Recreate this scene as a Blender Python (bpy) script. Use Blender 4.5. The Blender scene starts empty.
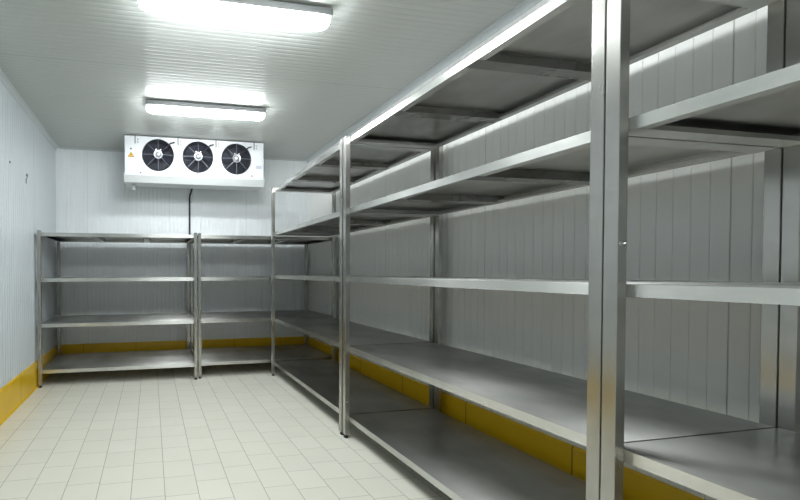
import bpy, bmesh, math, random
from mathutils import Vector, Matrix
random.seed(7)
scn = bpy.context.scene
C = scn.collection
PI = math.pi

# ------------------------------------------------------------------ dimensions (metres)
XL, XR = -1.285, 2.392          # left / right wall
YB, YF = 5.355, -1.90           # back wall / wall behind the viewer
ZC = 3.014                      # ceiling
BBH, BBT = 0.294, 0.014         # baseboard
ROWX = 1.480                    # front plane of the right-hand row
RD = 0.850                      # depth of the right-hand units
PW = 0.0378                     # post side
RIB = 0.0572

# ------------------------------------------------------------------ materials
def new_mat(name):
    m = bpy.data.materials.new(name); m.use_nodes = True
    nt = m.node_tree
    return m, nt, nt.nodes['Principled BSDF']

def N(nt, typ, **kw):
    n = nt.nodes.new(typ)
    for k, v in kw.items():
        if k in ('operation', 'data_type', 'blend_type', 'noise_dimensions', 'interpolation_type'): setattr(n, k, v)
        else: n.inputs[k].default_value = v
    return n

def mth(nt, op, a, b=None, c=None):
    n = nt.nodes.new('ShaderNodeMath'); n.operation = op
    for i, v in enumerate((a, b, c)):
        if v is None: continue
        if hasattr(v, 'is_linked') or hasattr(v, 'links'): nt.links.new(v, n.inputs[i])
        else: n.inputs[i].default_value = v
    return n.outputs[0]

def ramp(nt, src, stops):
    r = nt.nodes.new('ShaderNodeValToRGB')
    e = r.color_ramp.elements
    while len(e) < len(stops): e.new(.5)
    for el, (p, c) in zip(e, stops):
        el.position = p; el.color = (c, c, c, 1) if not hasattr(c, '__len__') else (*c, 1)
    nt.links.new(src, r.inputs[0])
    return r.outputs[0]

def mrange(nt, src, a, b, c, d):
    n = nt.nodes.new('ShaderNodeMapRange')
    for i, v in zip((1, 2, 3, 4), (a, b, c, d)): n.inputs[i].default_value = v
    nt.links.new(src, n.inputs[0]); return n.outputs[0]

def noise(nt, coord, scale, detail=3, stretch=(1, 1, 1), rough=.5):
    mp = nt.nodes.new('ShaderNodeMapping'); mp.inputs['Scale'].default_value = stretch
    nt.links.new(coord, mp.inputs[0])
    n = nt.nodes.new('ShaderNodeTexNoise'); n.inputs['Scale'].default_value = scale
    n.inputs['Detail'].default_value = detail; n.inputs['Roughness'].default_value = rough
    nt.links.new(mp.outputs[0], n.inputs['Vector'])
    return n.outputs[0]

def mix(nt, f, a, b):
    n = nt.nodes.new('ShaderNodeMix'); n.data_type = 'RGBA'
    if hasattr(f, 'links'): nt.links.new(f, n.inputs[0])
    else: n.inputs[0].default_value = f
    for i, v in ((6, a), (7, b)):
        if hasattr(v, 'links'): nt.links.new(v, n.inputs[i])
        else: n.inputs[i].default_value = (*v, 1)
    return n.outputs[2]

def bump(nt, h, strength, dist, bsdf):
    b = nt.nodes.new('ShaderNodeBump'); b.inputs['Strength'].default_value = strength
    b.inputs['Distance'].default_value = dist
    nt.links.new(h, b.inputs['Height']); nt.links.new(b.outputs[0], bsdf.inputs['Normal'])

def coords(nt, which='Object'):
    return nt.nodes.new('ShaderNodeTexCoord').outputs[which]

def plain(name, col, rough=.5, metal=0., spec=.5, nscale=18, var=.05):
    m, nt, b = new_mat(name)
    co = coords(nt)
    n = noise(nt, co, nscale, 4)
    c2 = tuple(max(0, x * (1 - var)) for x in col)
    nt.links.new(mix(nt, n, c2, col), b.inputs['Base Color'])
    nt.links.new(mrange(nt, n, .3, .7, rough * .9, min(1, rough * 1.1)), b.inputs['Roughness'])
    b.inputs['Metallic'].default_value = metal
    b.inputs['Specular IOR Level'].default_value = spec
    return m

def steel(name, col, rlo, rhi, grain_axis, aniso=.6, dull=.35, wav=.1, k2=1.):
    """brushed stainless: fine grain along one axis (the UV map's V), reflections spread across the grain"""
    m, nt, b = new_mat(name)
    co = coords(nt)
    st = [1, 1, 1]; st[grain_axis] = .02
    grain = noise(nt, co, 90, 2, st, .6)
    ss = [1.3, 1.3, 1.3]; ss[grain_axis] = .6
    smudge = noise(nt, co, 3.6, 5, ss, .6)
    r0 = mrange(nt, smudge, .36, .66, rlo, rhi)
    nt.links.new(r0, b.inputs['Roughness'])
    dk = tuple(x * .80 for x in col)
    nt.links.new(mix(nt, mrange(nt, mth(nt, 'ADD', mth(nt, 'MULTIPLY', grain, .5), mth(nt, 'MULTIPLY', smudge, .5)), .38, .62, 0, 1), dk, col), b.inputs['Base Color'])
    b.inputs['Metallic'].default_value = 1
    b.inputs['Anisotropic'].default_value = aniso
    tg = nt.nodes.new('ShaderNodeTangent'); tg.direction_type = 'UV_MAP'; tg.uv_map = 'grain'
    nt.links.new(tg.outputs[0], b.inputs['Tangent'])
    # worn, dulled share of the surface: a second, wider lobe
    b2 = nt.nodes.new('ShaderNodeBsdfPrincipled')
    b2.inputs['Metallic'].default_value = 1
    b2.inputs['Base Color'].default_value = (*[min(.9, x * k2) for x in col], 1)
    b2.inputs['Roughness'].default_value = .50
    b2.inputs['Anisotropic'].default_value = 1.
    nt.links.new(tg.outputs[0], b2.inputs['Tangent'])
    if wav:
        bn = nt.nodes.new('ShaderNodeBump'); bn.inputs['Strength'].default_value = wav; bn.inputs['Distance'].default_value = .004
        nt.links.new(noise(nt, co, 1.6, 2), bn.inputs['Height'])
        for q in (b, b2): nt.links.new(bn.outputs[0], q.inputs['Normal'])
    mx = nt.nodes.new('ShaderNodeMixShader')
    nt.links.new(mrange(nt, noise(nt, co, 2.2, 3), .35, .65, dull - .10, dull + .10), mx.inputs[0])
    nt.links.new(b.outputs[0], mx.inputs[1]); nt.links.new(b2.outputs[0], mx.inputs[2])
    nt.links.new(mx.outputs[0], nt.nodes['Material Output'].inputs['Surface'])
    return m

M = {}
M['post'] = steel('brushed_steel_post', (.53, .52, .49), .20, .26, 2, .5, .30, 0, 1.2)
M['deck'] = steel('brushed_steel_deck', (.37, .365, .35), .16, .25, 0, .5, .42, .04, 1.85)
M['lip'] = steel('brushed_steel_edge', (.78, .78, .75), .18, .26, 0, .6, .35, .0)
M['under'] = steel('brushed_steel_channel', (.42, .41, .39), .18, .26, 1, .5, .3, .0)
M['black'] = plain('black_plastic', (.015, .015, .016), .45)
M['bolt'] = plain('zinc_bolt', (.6, .6, .58), .3, 1)
M['pvc'] = plain('white_pvc', (.62, .64, .62), .4)
M['cooler'] = plain('white_enamelled_sheet', (.80, .82, .84), .32, var=.02)
M['tray'] = plain('white_tray_enamel', (.72, .75, .75), .3, var=.02)
M['housing'] = plain('grey_lamp_housing', (.24, .25, .25), .5)
M['fan_black'] = plain('fan_black', (.02, .021, .03), .5)
M['blade'] = plain('fan_blade_black', (.028, .03, .044), .35)
M['wire'] = plain('dark_wire', (.07, .075, .095), .35, .3)
M['spoke'] = plain('grey_spoke_wire', (.30, .31, .36), .35, .3)
M['hub'] = plain('cast_aluminium_hub', (.62, .64, .66), .3, .6)
M['bracket'] = plain('dark_bracket', (.16, .165, .17), .5)
M['pipe'] = plain('dark_pipe_insulation', (.018, .022, .035), .5)
M['yel_label'] = plain('yellow_sticker', (.85, .50, .02), .5, var=0)
M['blk_label'] = plain('black_print', (.02, .02, .02), .5, var=0)
M['grey_label'] = plain('pale_rating_plate', (.62, .64, .72), .45, nscale=90, var=.2)

def panel_mat(name, col, rough, axis, joint_at=0., joint_w=1.144):
    """coated sandwich panel: a fine dirt haze, faint panel joints every 1.144 m"""
    m, nt, b = new_mat(name)
    co = coords(nt)
    sp = nt.nodes.new('ShaderNodeSeparateXYZ'); nt.links.new(co, sp.inputs[0])
    a = sp.outputs[axis]
    fr = mth(nt, 'FRACT', mth(nt, 'DIVIDE', mth(nt, 'ADD', a, 20 * joint_w - joint_at), joint_w))
    j = mth(nt, 'LESS_THAN', fr, .0045 / joint_w)
    n = noise(nt, co, 1.7, 5)
    c1 = mix(nt, mrange(nt, n, .3, .7, 0, 1), tuple(x * .98 for x in col), col)
    nt.links.new(mix(nt, j, c1, tuple(x * .75 for x in col)), b.inputs['Base Color'])
    nt.links.new(mrange(nt, noise(nt, co, 6, 4), .3, .7, rough * .95, rough * 1.05), b.inputs['Roughness'])
    b.inputs['Specular IOR Level'].default_value = .5
    return m
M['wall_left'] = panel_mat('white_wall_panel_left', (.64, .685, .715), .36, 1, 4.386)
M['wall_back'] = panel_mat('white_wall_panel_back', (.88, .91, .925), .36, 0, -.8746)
M['wall_right'] = panel_mat('white_wall_panel_right', (.90, .90, .87), .36, 1, 1.1478)
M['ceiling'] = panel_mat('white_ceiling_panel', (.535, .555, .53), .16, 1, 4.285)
M['trim'] = plain('white_trim', (.56, .60, .60), .35)

def yellow(name, axis, joint_at):
    m, nt, b = new_mat(name)
    co = coords(nt)
    sp = nt.nodes.new('ShaderNodeSeparateXYZ'); nt.links.new(co, sp.inputs[0])
    fr = mth(nt, 'FRACT', mth(nt, 'DIVIDE', mth(nt, 'ADD', sp.outputs[axis], 7.2 - joint_at), .72))
    j = mth(nt, 'LESS_THAN', fr, .006 / .72)
    n = noise(nt, co, 4, 4)
    c1 = mix(nt, mrange(nt, n, .3, .7, 0, 1), (.76, .47, .010), (.82, .53, .016))
    nt.links.new(mix(nt, j, c1, (.22, .13, .01)), b.inputs['Base Color'])
    b.inputs['Roughness'].default_value = .28
    return m
M['yel_y'] = yellow('yellow_skirting_along_side', 1, 1.708)
M['yel_x'] = yellow('yellow_skirting_along_back', 0, .5)

def floor_mat():
    m, nt, b = new_mat('cream_floor_tile')
    co = coords(nt)
    sp = nt.nodes.new('ShaderNodeSeparateXYZ'); nt.links.new(co, sp.inputs[0])
    T = .1956
    u = mth(nt, 'DIVIDE', mth(nt, 'ADD', sp.outputs[0], .121 + 40 * T), T)
    col = mth(nt, 'FLOOR', u)
    wn = nt.nodes.new('ShaderNodeTexWhiteNoise'); wn.noise_dimensions = '1D'
    nt.links.new(col, wn.inputs['W'])
    v = mth(nt, 'ADD', mth(nt, 'DIVIDE', mth(nt, 'ADD', sp.outputs[1], 40 * T), T), wn.outputs['Value'])
    row = mth(nt, 'FLOOR', v)
    def edge(x, w):
        f = mth(nt, 'FRACT', x)
        d = mth(nt, 'MINIMUM', f, mth(nt, 'SUBTRACT', 1., f))
        return mrange(nt, d, w * .6, w * 1.5, 1, 0)
    e1 = edge(u, .0085); e2 = mth(nt, 'MULTIPLY', edge(v, .0075), .72)
    g = mth(nt, 'MAXIMUM', e1, e2)
    cmb = nt.nodes.new('ShaderNodeCombineXYZ'); nt.links.new(col, cmb.inputs[0]); nt.links.new(row, cmb.inputs[1])
    w2 = nt.nodes.new('ShaderNodeTexWhiteNoise'); w2.noise_dimensions = '3D'; nt.links.new(cmb.outputs[0], w2.inputs['Vector'])
    tile = mix(nt, w2.outputs['Value'], (.71, .695, .605), (.74, .725, .635))
    dirt = noise(nt, co, 2.3, 6, (1, 1, 1), .6)
    tile2 = mix(nt, mrange(nt, dirt, .35, .75, 0, .18), tile, (.55, .55, .48))
    nt.links.new(mix(nt, g, tile2, (.27, .265, .225)), b.inputs['Base Color'])
    nt.links.new(mth(nt, 'ADD', mrange(nt, dirt, .3, .7, .30, .42), mth(nt, 'MULTIPLY', g, .3)), b.inputs['Roughness'])
    h = mth(nt, 'ADD', mth(nt, 'MULTIPLY', g, -1.), mth(nt, 'MULTIPLY', w2.outputs['Value'], .15))
    bump(nt, h, .35, .002, b)
    return m
M['floor'] = floor_mat()

def glow_mat():
    m, nt, b = new_mat('lit_lamp_diffuser')
    b.inputs['Base Color'].default_value = (.9, .92, .95, 1)
    b.inputs['Emission Color'].default_value = (.93, .98, 1.0, 1)
    b.inputs['Emission Strength'].default_value = 15
    b.inputs['Roughness'].default_value = .4
    return m
M['glow'] = glow_mat()

# ------------------------------------------------------------------ mesh helpers
def obj(name, bm, mat, parent=None, smooth=None, grain=None):
    me = bpy.data.meshes.new(name)
    bmesh.ops.recalc_face_normals(bm, faces=bm.faces)
    bm.to_mesh(me); bm.free()
    if mat is not None: me.materials.append(mat)
    if smooth:
        for p in me.polygons: p.use_smooth = True
        if smooth is not True: me.set_sharp_from_angle(angle=smooth)
    if grain is not None:
        uv = me.uv_layers.new(name='grain')
        oth = [k for k in range(3) if k != grain]
        for lp in me.loops:
            c = me.vertices[lp.vertex_index].co
            uv.data[lp.index].uv = (c[oth[0]] + c[oth[1]], c[grain])
    o = bpy.data.objects.new(name, me); C.objects.link(o)
    if parent is not None: o.parent = parent
    return o

def thing(name, label, cat, loc=(0, 0, 0), rz=0, group=None):
    o = bpy.data.objects.new(name, None); C.objects.link(o)
    o.empty_display_size = .1
    o.location = loc; o.rotation_euler = (0, 0, rz)
    o['label'] = label; o['category'] = cat
    if group: o['group'] = group
    return o

def tag(o, label, cat, group=None):
    o['label'] = label; o['category'] = cat
    if group: o['group'] = group
    return o

def struct(name, bm, mat, smooth=None):
    o = obj(name, bm, mat, smooth=smooth); o['kind'] = 'structure'; return o

def box(bm, x0, y0, z0, x1, y1, z1, bev=0., seg=1):
    vs = [bm.verts.new(p) for p in ((x0,y0,z0),(x1,y0,z0),(x1,y1,z0),(x0,y1,z0),(x0,y0,z1),(x1,y0,z1),(x1,y1,z1),(x0,y1,z1))]
    fs = [bm.faces.new([vs[i] for i in f]) for f in ((0,3,2,1),(4,5,6,7),(0,1,5,4),(1,2,6,5),(2,3,7,6),(3,0,4,7))]
    if bev:
        es = list({e for f in fs for e in f.edges})
        bmesh.ops.bevel(bm, geom=es, offset=bev, segments=seg, affect='EDGES', profile=.5)

def tube(bm, pts, r, seg=8, closed=False, caps=True):
    pts = [Vector(p) for p in pts]; n = len(pts); rings = []
    up = None
    for i, p in enumerate(pts):
        a = pts[(i - 1) % n] if (closed or i > 0) else p
        b = pts[(i + 1) % n] if (closed or i < n - 1) else p
        t = (b - a).normalized()
        if up is None:
            up = Vector((0, 0, 1)) if abs(t.z) < .9 else Vector((1, 0, 0))
        s = t.cross(up)
        if s.length < 1e-4: s = t.cross(Vector((0, 1, 0)))
        s.normalize(); u = s.cross(t); up = u
        rr = r[i] if hasattr(r, '__len__') else r
        rings.append([bm.verts.new(p + (s * math.cos(k * 2 * PI / seg) + u * math.sin(k * 2 * PI / seg)) * rr) for k in range(seg)])
    m = n if closed else n - 1
    for i in range(m):
        A, B = rings[i], rings[(i + 1) % n]
        for k in range(seg): bm.faces.new((A[k], A[(k + 1) % seg], B[(k + 1) % seg], B[k]))
    if caps and not closed:
        bm.faces.new(rings[0][::-1]); bm.faces.new(rings[-1])

def lathe_y(bm, prof, cx, cy, cz, seg=32):
    """surface of revolution about the Y axis through (cx, ., cz); prof = [(radius, y offset)]"""
    rings = []
    for r, y in prof:
        if r < 1e-6: rings.append([bm.verts.new((cx, cy + y, cz))]); continue
        rings.append([bm.verts.new((cx + r * math.cos(2 * PI * k / seg), cy + y, cz + r * math.sin(2 * PI * k / seg))) for k in range(seg)])
    for A, B in zip(rings, rings[1:]):
        for k in range(seg):
            k2 = (k + 1) % seg
            if len(A) == 1 and len(B) == 1: continue
            if len(A) == 1: bm.faces.new((A[0], B[k], B[k2]))
            elif len(B) == 1: bm.faces.new((A[k], A[k2], B[0]))
            else: bm.faces.new((A[k], A[k2], B[k2], B[k]))

def lathe_z(bm, prof, cx, cy, seg=16):
    rings = []
    for r, z in prof:
        if r < 1e-6: rings.append([bm.verts.new((cx, cy, z))]); continue
        rings.append([bm.verts.new((cx + r * math.cos(2 * PI * k / seg), cy + r * math.sin(2 * PI * k / seg), z)) for k in range(seg)])
    for A, B in zip(rings, rings[1:]):
        for k in range(seg):
            k2 = (k + 1) % seg
            if len(A) == 1: bm.faces.new((A[0], B[k], B[k2]))
            elif len(B) == 1: bm.faces.new((A[k], A[k2], B[0]))
            else: bm.faces.new((A[k], A[k2], B[k2], B[k]))

# ------------------------------------------------------------------ the room
def ribbed(name, mat, a0, a1, phase, place, b0, b1, back, kind='groove', depth=.005, gw=.014, RIB=RIB):
    """panel face extruded from a ribbed profile.  place(a, d, b) -> point, d = depth into the panel"""
    pr = [(a0, 0.)]
    k = math.floor((a0 - phase) / RIB)
    if kind == 'groove':
        while True:
            c = phase + k * RIB; k += 1
            if c - gw < a0: continue
            if c + gw > a1: break
            pr += [(c - gw / 2, 0.), (c - gw * .16, depth), (c + gw * .16, depth), (c + gw / 2, 0.)]
    else:
        w = RIB * .42; k = 0                    # flat face with a soft rounded bead pressed into it
        while a0 + .004 + k * RIB + w < a1:
            c = a0 + .004 + k * RIB; k += 1
            for q in range(9): pr.append((c + w * q / 8, depth * (.5 - .5 * math.cos(2 * PI * q / 8))))
    pr.append((a1, 0.))
    bm = bmesh.new()
    lo = [bm.verts.new(place(a, d, b0)) for a, d in pr]
    hi = [bm.verts.new(place(a, d, b1)) for a, d in pr]
    for i in range(len(pr) - 1): bm.faces.new((lo[i], lo[i + 1], hi[i + 1], hi[i]))
    # the body of the panel behind its ribbed skin
    c0 = [bm.verts.new(place(a, back, b)) for a, b in ((a0, b0), (a1, b0), (a1, b1), (a0, b1))]
    bm.faces.new(c0)
    for p, q, r, s in ((lo[0], hi[0], c0[3], c0[0]), (lo[-1], c0[1], c0[2], hi[-1])): bm.faces.new((p, q, r, s))
    bm.faces.new([*lo, c0[1], c0[0]]); bm.faces.new([*hi[::-1], c0[3], c0[2]])
    return struct(name, bm, mat, smooth=(math.radians(30) if kind != 'groove' else None))

T = .10
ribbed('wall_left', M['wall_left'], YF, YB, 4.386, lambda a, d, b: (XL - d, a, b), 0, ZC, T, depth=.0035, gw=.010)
ribbed('wall_right', M['wall_right'], YF, YB, 1.150, lambda a, d, b: (XR + d, a, b), 0, ZC, T, depth=.003, gw=.005)
ribbed('wall_back', M['wall_back'], XL - T, XR + T, .10, lambda a, d, b: (a, YB + d, b), 0, ZC, T)
ribbed('wall_front', M['wall_back'], XL - T, XR + T, .10, lambda a, d, b: (a, YF - d, b), 0, ZC, T)
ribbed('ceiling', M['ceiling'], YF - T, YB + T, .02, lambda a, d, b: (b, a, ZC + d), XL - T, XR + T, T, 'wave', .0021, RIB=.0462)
bm = bmesh.new(); box(bm, XL - T, YF - T, -.08, XR + T, YB + T, 0); struct('floor', bm, M['floor'])

def prism(bm, prof, f, t0, t1):
    A = [bm.verts.new(f(p, t0)) for p in prof]; B = [bm.verts.new(f(p, t1)) for p in prof]
    n = len(prof)
    for i in range(n): bm.faces.new((A[i], A[(i + 1) % n], B[(i + 1) % n], B[i]))
    bm.faces.new(A[::-1]); bm.faces.new(B)
bbp = [(0, 0), (BBT + .012, 0), (BBT + .010, .008), (BBT, .022), (BBT, BBH - .012), (BBT - .007, BBH), (0, BBH)]
bm = bmesh.new(); prism(bm, bbp, lambda p, t: (XL + p[0], t, p[1]), YF, YB - BBT); struct('baseboard_left', bm, M['yel_y'])
bm = bmesh.new(); prism(bm, bbp, lambda p, t: (XR - p[0], t, p[1]), YF, YB - BBT); struct('baseboard_right', bm, M['yel_y'])
bm = bmesh.new(); prism(bm, bbp, lambda p, t: (t, YB - p[0], p[1]), XL, XR); struct('baseboard_back', bm, M['yel_x'])
R_ = .045
cove = [(0, 0), (R_, 0), (R_, -.004)] + [(R_ * .93 * (1 - math.sin(k * PI / 12)) + .004, -R_ * .93 * (1 - math.cos(k * PI / 12)) - .004) for k in range(1, 6)] + [(.004, -R_), (0, -R_)]
bm = bmesh.new(); prism(bm, cove, lambda p, t: (XL + p[0], t, ZC + p[1]), YF, YB); struct('trim_1', bm, M['trim'], smooth=.6)
bm = bmesh.new(); prism(bm, cove, lambda p, t: (XR - p[0], t, ZC + p[1]), YF, YB); struct('trim_2', bm, M['trim'], smooth=.6)
cov2 = [(p[0] * .4, p[1] * .4) for p in cove]
bm = bmesh.new(); prism(bm, cov2, lambda p, t: (t, YB - p[0], ZC + p[1]), XL + R_, XR - R_); struct('trim_3', bm, M['trim'], smooth=.6)

# ------------------------------------------------------------------ shelving units
LIP, FL = .040, .046
def shelf_bm(L, D, z):
    """flat sheet deck held between the front and rear posts"""
    bm = bmesh.new()
    box(bm, .0015, PW + .003, z - .0015, L - .0015, D - PW - .003, z)
    return bm

def lip_bm(L, D, z):
    """folds on the four sides and their return flanges with a small turned-up edge"""
    th = .0022; bm = bmesh.new()
    x0, x1 = .0012, L - .0012; y0, y1 = PW + .0012, D - PW - .0012
    zt = z + .0004; zb = z - LIP
    box(bm, x0, y0, zb, x1, y0 + th, zt); box(bm, x0, y1 - th, zb, x1, y1, zt)
    box(bm, x0, y0 + th, zb, x0 + th, y1 - th, z - .002); box(bm, x1 - th, y0 + th, zb, x1, y1 - th, z - .002)
    box(bm, x0 + th, y0 + th, zb, x1 - th, y0 + FL, zb + .002); box(bm, x0 + th, y0 + FL - .002, zb + .002, x1 - th, y0 + FL, zb + .014)
    box(bm, x0 + th, y1 - FL, zb, x1 - th, y1 - th, zb + .002); box(bm, x0 + th, y1 - FL, zb + .002, x1 - th, y1 - FL + .002, zb + .014)
    for a, b, c in ((x0 + th, x0 + FL + .012, x0 + FL + .010), (x1 - FL - .012, x1 - th, x1 - FL - .012)):
        box(bm, a, y0 + th, zb - .0008, b, y1 - th, zb + .0012)
        box(bm, c, y0 + FL, zb + .0012, c + .002, y1 - FL, zb + .016)
    return bm

def brace_bm(x, D, z):
    bm = bmesh.new()
    w, y0, y1 = .036, PW + .006, D - PW - .006
    zb = z - LIP - .0012
    pr = [(-w - .014, z - .004), (-w - .014, z - .002), (-w, z - .002), (-w + .004, zb + .003), (w - .004, zb + .003), (w, z - .002), (w + .014, z - .002),
          (w + .014, z - .004), (w + .002, z - .004), (w - .002, zb), (-w + .002, zb), (-w - .002, z - .004)]
    pr = pr[::-1]
    prism(bm, pr, lambda p, t: (x + p[0], t, p[1]), y0, y1)
    return bm

def make_unit(label, L, D, H, levels, loc, rz, nb=2, group=None, bolts=()):
    u = thing('shelving_unit', label, 'shelving unit', loc, rz, group)
    for ix in (0, 1):
        for iy in (0, 1):
            x0 = 0 if ix == 0 else L - PW; y0 = 0 if iy == 0 else D - PW
            bm = bmesh.new(); box(bm, x0, y0, .026, x0 + PW, y0 + PW, H, .0014, 1)
            p = obj('post', bm, M['post'], u, grain=2)
            cx, cy = x0 + PW / 2, y0 + PW / 2
            bm = bmesh.new(); box(bm, x0 + .002, y0 + .002, H + .0001, x0 + PW - .002, y0 + PW - .002, H + .004, .0015)
            c = obj('end_cap', bm, M['black'], p); c['label'] = 'black plastic end cap'
            bm = bmesh.new(); lathe_z(bm, [(0, 0), (.0175, 0), (.0185, .006), (.017, .014), (.010, .014), (.010, .025), (0, .025)], cx, cy)
            f = obj('foot', bm, M['black'], p, smooth=.8); f['label'] = 'black plastic levelling foot'
    for z in levels:
        s = obj('shelf', shelf_bm(L, D, z), M['deck'], u, grain=0)
        obj('shelf_edge', lip_bm(L, D, z), M['lip'], s, grain=0)
        for k in range(nb):
            x = L * (k + 1) / (nb + 1)
            obj('cross_brace', brace_bm(x, D, z), M['under'], s, grain=1)
    for bx, by, bz, dx, dy in bolts:
        bm = bmesh.new()
        d = Vector((dx, dy, 0))
        p = Vector((bx, by, bz))
        tube(bm, [p, p + d * .004], .0075, 6); tube(bm, [p + d * .003, p + d * .014], .0035, 8)
        obj('bolt', bm, M['bolt'], u)
    return u

RL = [.168, .714, 1.2537, 1.789, 2.335]
HR = 2.340
Y1, Y2, Y3 = .983, 2.662, 4.388
# right-hand row: local x runs toward the viewer (-Y), local y runs to the wall (+X)
make_unit('nearest tall five-shelf steel shelving unit, cut off by the right edge of the picture', 1.70, RD, HR, RL,
          (ROWX, Y1 - .002, 0), -PI / 2, bolts=[(PW, .012, 1.385, 1, 0)])
make_unit('middle five-shelf stainless steel unit of the row along the right wall, between two double posts', Y2 - .010 - Y1 - .002, RD, HR, RL,
          (ROWX, Y2 - .010, 0), -PI / 2, bolts=[(PW, .016, .285, 1, 0)])
make_unit('farthest tall five-shelf steel unit of the right-hand row, meeting the low corner unit', Y3 - Y2 - .008, RD, HR, RL,
          (ROWX, Y3, 0), -PI / 2)
LL = [.188, .712, 1.229, 1.746]
YA = 4.392; DA = .915
make_unit('low four-shelf steel unit in the left rear corner, under the air cooler', 1.800, DA, 1.762, LL, (-1.252, YA - .034, 0), 0)
make_unit('low four-shelf steel unit in the right rear corner, half hidden behind the tall row', 1.800, DA, 1.762, LL, (.562, YA - .000, 0), 0)


# ------------------------------------------------------------------ ceiling lamps
def capsule_profile(hw, hh, n=14):
    # flattened lower half
    return [(hw * math.cos(PI * k / n), -hh * abs(math.sin(PI * k / n)) ** .8) for k in range(n + 1)]
def make_lamp(label, x0, x1, y, group=None):
    L = x1 - x0
    u = thing('ceiling_lamp', label, 'lamp', ((x0 + x1) / 2, y, ZC - .118), 0, group)
    h = .118
    bm = bmesh.new(); box(bm, -L / 2 - .003, -.063, .057, L / 2 + .003, .063, h - .012, .008, 2)
    for sx in (-1, 1): box(bm, sx * L * .33 - .02, -.02, h - .013, sx * L * .33 + .02, .02, h - .001)
    obj('lamp_housing', bm, M['housing'], u, smooth=.7)
    bm = bmesh.new()
    n = 10; m = 16
    rings = []
    for i in range(-n, n + 1):
        t = i / n
        if abs(i) == n: xx = math.copysign(L / 2, i); s = .25
        else:
            # rounded ends
            d = .07; k = n - abs(i)
            if k < 5: a = k / 5 * PI / 2; xx = math.copysign(L / 2 - d + d * math.cos(a), i); s = .25 + .75 * math.sin(a)
            else: xx = t / ((n - 5) / n) * (L / 2 - d) ; s = 1
        rings.append([bm.verts.new((xx, .062 * s * math.cos(2 * PI * q / m), .052 + (.050 if math.sin(2 * PI * q / m) < 0 else .009) * s * math.sin(2 * PI * q / m))) for q in range(m)])
    for A, B in zip(rings, rings[1:]):
        for q in range(m): bm.faces.new((A[q], A[(q + 1) % m], B[(q + 1) % m], B[q]))
    bm.faces.new(rings[0]); bm.faces.new(rings[-1][::-1])
    d = obj('lamp_diffuser', bm, M['glow'], u, smooth=.9); d['label'] = 'glowing white diffuser'
    return u
make_lamp('long lit ceiling lamp closest above the air cooler', -.038, 1.192, 3.758)
make_lamp('long lit ceiling lamp at the top edge of the picture, nearer and larger', -.066, 1.168, 2.29)
make_lamp('lit ceiling lamp overhead, outside the top of the picture', -.06, 1.19, .80)

# ------------------------------------------------------------------ evaporator / air cooler
CX0, CX1, CY, CZ0, CZ1 = -.314, 1.478, 4.700, 2.515, 3.000
ac = thing('air_cooler', 'white ceiling air cooler with three black fans above the shelves', 'air cooler', ((CX0 + CX1) / 2, CY, CZ0 - .1))
ox, oy, oz = ac.location
def A(o): o.location = (-ox, -oy, -oz); return o
FANS = [(.098, 2.772), (.604, 2.772), (1.108, 2.772)]; FR = .192
# casing: front plate with three round openings, sides, top and back
bm = bmesh.new()
cells = [CX0, (FANS[0][0] + FANS[1][0]) / 2, (FANS[1][0] + FANS[2][0]) / 2, CX1]
for k, (fx, fz) in enumerate(FANS):
    a0, a1 = cells[k], cells[k + 1]; nseg = 48; inner = []; outer = []
    angs = sorted({i * 2 * PI / nseg for i in range(nseg)} | {math.atan2(zz - fz, xx - fx) % (2 * PI) for xx in (a0, a1) for zz in (CZ0, CZ1)})
    for t in angs:
        c, s = math.cos(t), math.sin(t)
        inner.append(bm.verts.new((fx + FR * c, CY, fz + FR * s)))
        kx = ((a1 - fx) / c if c > 1e-9 else (a0 - fx) / c if c < -1e-9 else 1e9)
        kz = ((CZ1 - fz) / s if s > 1e-9 else (CZ0 - fz) / s if s < -1e-9 else 1e9)
        r = min(kx, kz); outer.append(bm.verts.new((fx + r * c, CY, fz + r * s)))
    n = len(angs)
    for i in range(n):
        j = (i + 1) % n
        bm.faces.new((inner[i], outer[i], outer[j], inner[j]))
bmesh.ops.remove_doubles(bm, verts=bm.verts, dist=1e-5)
CB = 5.16
v = {}
for nme, p in dict(a=(CX0, CY, CZ0), b=(CX1, CY, CZ0), c=(CX1, CB, CZ0), d=(CX0, CB, CZ0), e=(CX0, CY, CZ1), f=(CX1, CY, CZ1), g=(CX1, CB, CZ1), h=(CX0, CB, CZ1)).items(): v[nme] = bm.verts.new(p)
for f in ('adhe', 'bfgc', 'efgh', 'dcgh', 'adcb'): bm.faces.new([v[q] for q in f])
A(obj('casing', bm, M['cooler'], ac))
# drip tray with a sloping front
bm = bmesh.new()
tp = [(CY - .022, CZ0 + .014), (CY - .022, CZ0 - .008), (CY + .030, CZ0 - .088), (CB - .05, CZ0 - .055), (CB + .01, CZ0 + .0), (CB + .01, CZ0 + .010), (CB + .003, CZ0 + .010), (CB + .003, CZ0 - .001), (CY - .004, CZ0 - .001), (CY - .004, CZ0 + .014)]
prism(bm, tp, lambda p, t: (t, p[0], p[1]), CX0 - .012, CX1 + .012)
A(obj('drip_tray', bm, M['tray'], ac))
bm = bmesh.new(); lathe_z(bm, [(0, 2.36), (.026, 2.36), (.030, 2.375), (.030, 2.40), (.022, 2.41), (.022, 2.455), (0, 2.455)], -.215, 4.86)
o = A(obj('drain_stub', bm, M['pvc'], ac, smooth=.8))

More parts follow.
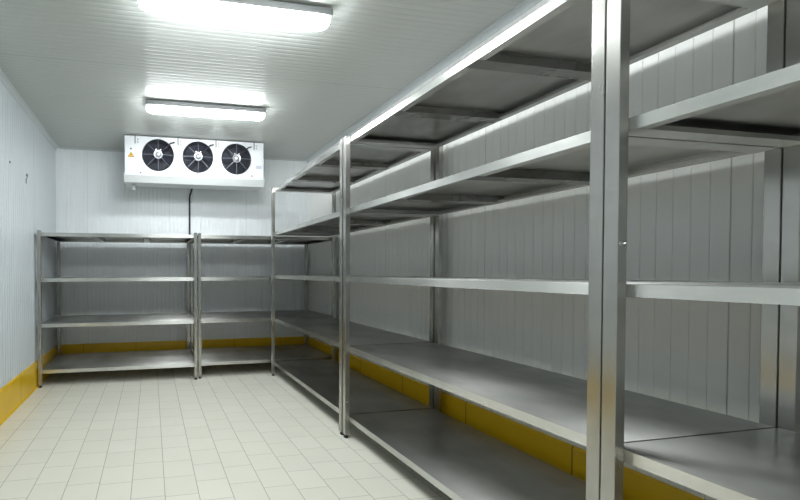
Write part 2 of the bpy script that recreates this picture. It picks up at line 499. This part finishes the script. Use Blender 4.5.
for fi, (fx, fz) in enumerate(FANS):
    bm = bmesh.new()
    lathe_y(bm, [(FR + .007, -.004), (FR + .007, -.012), (FR - .003, -.016), (FR - .010, -.008), (FR - .012, .10), (FR - .008, .10), (FR - .001, .004), (FR + .007, -.001)], fx, CY, fz, 40)
    lathe_y(bm, [(FR - .012, .098), (.001, .098)], fx, CY, fz, 40)
    fan = A(obj('fan', bm, M['fan_black'], ac, smooth=.6))
    # blades
    bm = bmesh.new(); nb = 5
    for k in range(nb):
        a0 = 2 * PI * k / nb + .35 * fi
        prev = None
        for i in range(7):
            r = .045 + (FR - .016 - .045) * i / 6
            wd = .62 - .16 * i / 6
            sw = -.35 * (i / 6) ** 1.5
            row = []
            for j in range(5):
                s = j / 4 - .5
                t = a0 + sw + s * wd * 1.5
                row.append(((fx + r * math.cos(t), CY + .045 + s * .045, fz + r * math.sin(t)), (fx + r * math.cos(t), CY + .048 + s * .045, fz + r * math.sin(t))))
            cur = ([bm.verts.new(p[0]) for p in row], [bm.verts.new(p[1]) for p in row])
            if prev:
                for j in range(4):
                    bm.faces.new((prev[0][j], prev[0][j + 1], cur[0][j + 1], cur[0][j])); bm.faces.new((prev[1][j], cur[1][j], cur[1][j + 1], prev[1][j + 1]))
                for j in (0, 4): bm.faces.new((prev[0][j], cur[0][j], cur[1][j], prev[1][j]))
            prev = cur
    o = obj('blades', bm, M['blade'], fan, smooth=.8)
    # grille: concentric wires and radial stays
    bm = bmesh.new()
    for r in [.062 + .0125 * k for k in range(10)]:
        dome = -.016 - .018 * (1 - (r / FR) ** 2)
        tube(bm, [(fx + r * math.cos(2 * PI * q / 32), CY + dome, fz + r * math.sin(2 * PI * q / 32)) for q in range(32)], .0017, 4, True)
    lathe_y(bm, [(FR - .004, -.016), (FR - .001, -.021), (FR + .003, -.016)], fx, CY, fz, 40)
    g = obj('grille', bm, M['wire'], fan, smooth=.8)
    bm = bmesh.new()
    for k in range(8):
        t = PI / 8 * 2 * k + PI / 2
        tube(bm, [(fx + r * math.cos(t), CY - .014 - .018 * (1 - (r / FR) ** 2) - .003, fz + r * math.sin(t)) for r in (.05, .09, .14, FR + .002)], .0026, 5)
    obj('grille_spokes', bm, M['spoke'], fan, smooth=.8)
    # motor hub
    bm = bmesh.new()
    lathe_y(bm, [(0, -.062), (.014, -.061), (.026, -.055), (.033, -.045), (.035, -.030), (.035, .03), (0, .03)], fx, CY, fz, 24)
    lathe_y(bm, [(.040, -.034), (.052, -.036), (.054, -.030), (.040, -.026)], fx, CY, fz, 28)
    for t in (1.1, 2.0):
        lathe_y(bm, [(0, -.044), (.0085, -.043), (.0085, -.03), (0, -.03)], fx + .064 * math.cos(t), CY, fz + .064 * math.sin(t), 10)
    obj('hub', bm, M['hub'], fan, smooth=.7)
    # supply cable to the upper right
    bm = bmesh.new()
    tube(bm, [(fx + .035, CY - .035, fz + .045), (fx + .07, CY - .046, fz + .062), (fx + .11, CY - .040, fz + .10), (fx + .155, CY - .030, fz + .150), (fx + .195, CY - .012, fz + .166), (fx + .205, CY + .002, fz + .172)], .0075, 6)
    obj('cable', bm, M['fan_black'], fan, smooth=True)
# hangers, screws, sticker and plates
for x in (-.175, .36, .85, 1.36):
    bm = bmesh.new(); box(bm, x - .016, CY - .008, 2.905, x - .006, CY - .0005, 3.010, .001)
    A(obj('hanger', bm, M['bracket'], ac))
    bm = bmesh.new()
    for z in (2.957, 2.925): lathe_y(bm, [(0, -.006), (.007, -.005), (.008, -.0005), (0, -.0005)], x + .022, CY, z, 10)
    A(obj('screws', bm, M['housing'], ac))
for x, z in ((-.12, 2.545), (.60, 2.555), (1.32, 2.56)):
    bm = bmesh.new(); lathe_y(bm, [(0, -.008), (.009, -.006), (.010, -.0005), (0, -.0005)], x, CY, z, 10); A(obj('screw', bm, M['wire'], ac))
bm = bmesh.new(); lathe_y(bm, [(0, -.005), (.010, -.004), (.011, -.0005), (0, -.0005)], -.238, CY, 2.838, 12); A(obj('indicator', bm, M['fan_black'], ac))
def plate(name, pts, dy, mat, par=None):
    bm = bmesh.new(); prism(bm, pts, lambda p, t: (p[0], t, p[1]), CY - dy, CY - dy + .0008)
    o = obj(name, bm, mat, par or ac)
    if par is None: A(o)
    return o
tx, tz, tr = -.238, 2.764, .040
w = plate('warning_sticker', [(tx - tr, tz - tr * .75), (tx + tr, tz - tr * .75), (tx, tz + tr * .95)], .0014, M['yel_label'])
w['label'] = 'yellow triangular warning sticker'
bm = bmesh.new()
def edge_tri(s): return [(tx - tr * s, tz - .002 - tr * .62 * s), (tx + tr * s, tz - .002 - tr * .62 * s), (tx, tz - .002 + tr * .78 * s)]
o3 = edge_tri(.98); i3 = edge_tri(.80)
for k in range(3):
    j = (k + 1) % 3
    prism(bm, [o3[k], o3[j], i3[j], i3[k]], lambda p, t: (p[0], t, p[1]), CY - .0024, CY - .0015)
prism(bm, [(tx + .004, tz + .014), (tx - .008, tz - .006), (tx - .001, tz - .005), (tx - .005, tz - .020), (tx + .008, tz + .001), (tx + .001, tz + .0)], lambda p, t: (p[0], t, p[1]), CY - .0024, CY - .0015)
obj('warning_symbol', bm, M['blk_label'], w)
plate('rating_plate', [(-.285, 2.60), (-.195, 2.60), (-.195, 2.70), (-.285, 2.70)], .0014, M['cooler'])
plate('rating_plate', [(1.375, 2.655), (1.452, 2.655), (1.452, 2.70), (1.375, 2.70)], .0014, M['grey_label'])['label'] = 'pale bluish rating plate'

# dark drain line from the tray to the wall and down behind the shelves
bm = bmesh.new()
tube(bm, [(.602, 5.20, 2.56), (.596, 5.225, 2.535), (.578, 5.30, 2.45), (.564, 5.325, 2.41), (.560, 5.328, 2.36), (.559, 5.328, 1.9), (.559, 5.328, 1.2), (.559, 5.328, .34)], .0135, 10)
pp = obj('drain_pipe', bm, M['pipe'], None, smooth=.9)
tag(pp, 'thin dark pipe running down the back wall from under the air cooler', 'pipe')

# small fittings on the left wall
bm = bmesh.new(); tube(bm, [(XL, 4.145, 2.321), (XL + .012, 4.145, 2.321)], .014, 10); tube(bm, [(XL + .010, 4.14, 2.318), (XL + .016, 4.12, 2.295), (XL + .010, 4.10, 2.26), (XL + .006, 4.115, 2.225)], .004, 6)
tag(obj('wall_hook', bm, M['housing'], None, smooth=.8), 'small dark hook with a dangling wire high on the left wall', 'hook')
bm = bmesh.new(); tube(bm, [(XL, 3.68, 2.32), (XL + .006, 3.68, 2.32)], .012, 12)
tag(obj('wall_plug', bm, M['housing'], None, smooth=.8), 'small round grey plug on the left wall, left of the dark hook', 'plug')

# ------------------------------------------------------------------ camera
h = 1.2978; yaw, pitch, roll = .1691, -.0153, -.0025
fw = Vector((math.sin(yaw) * math.cos(pitch), math.cos(yaw) * math.cos(pitch), math.sin(pitch)))
rt = Vector((math.cos(yaw), -math.sin(yaw), 0)); up = rt.cross(fw)
r2 = math.cos(roll) * rt + math.sin(roll) * up; u2 = -math.sin(roll) * rt + math.cos(roll) * up
cam = bpy.data.cameras.new('camera'); co = bpy.data.objects.new('camera', cam); C.objects.link(co)
mw = Matrix.Identity(4)
for i in range(3): mw[i][0] = r2[i]; mw[i][1] = u2[i]; mw[i][2] = -fw[i]
mw[0][3], mw[1][3], mw[2][3] = 0, 0, h
co.matrix_world = mw
cam.sensor_width = 36; cam.lens = 366.24 * 36 / 800
cam.shift_x = (400 - 213.48) / 800; cam.shift_y = (277.44 - 250) / 800
cam.clip_start = .02
scn.camera = co

# ------------------------------------------------------------------ world and view
wd = bpy.data.worlds.new('world'); scn.world = wd; wd.use_nodes = True
wd.node_tree.nodes['Background'].inputs[0].default_value = (0, 0, 0, 1)
scn.view_settings.view_transform = 'Standard'; scn.view_settings.look = 'None'
scn.view_settings.gamma = 1; scn.view_settings.use_curve_mapping = False
scn.view_settings.exposure = 1.97
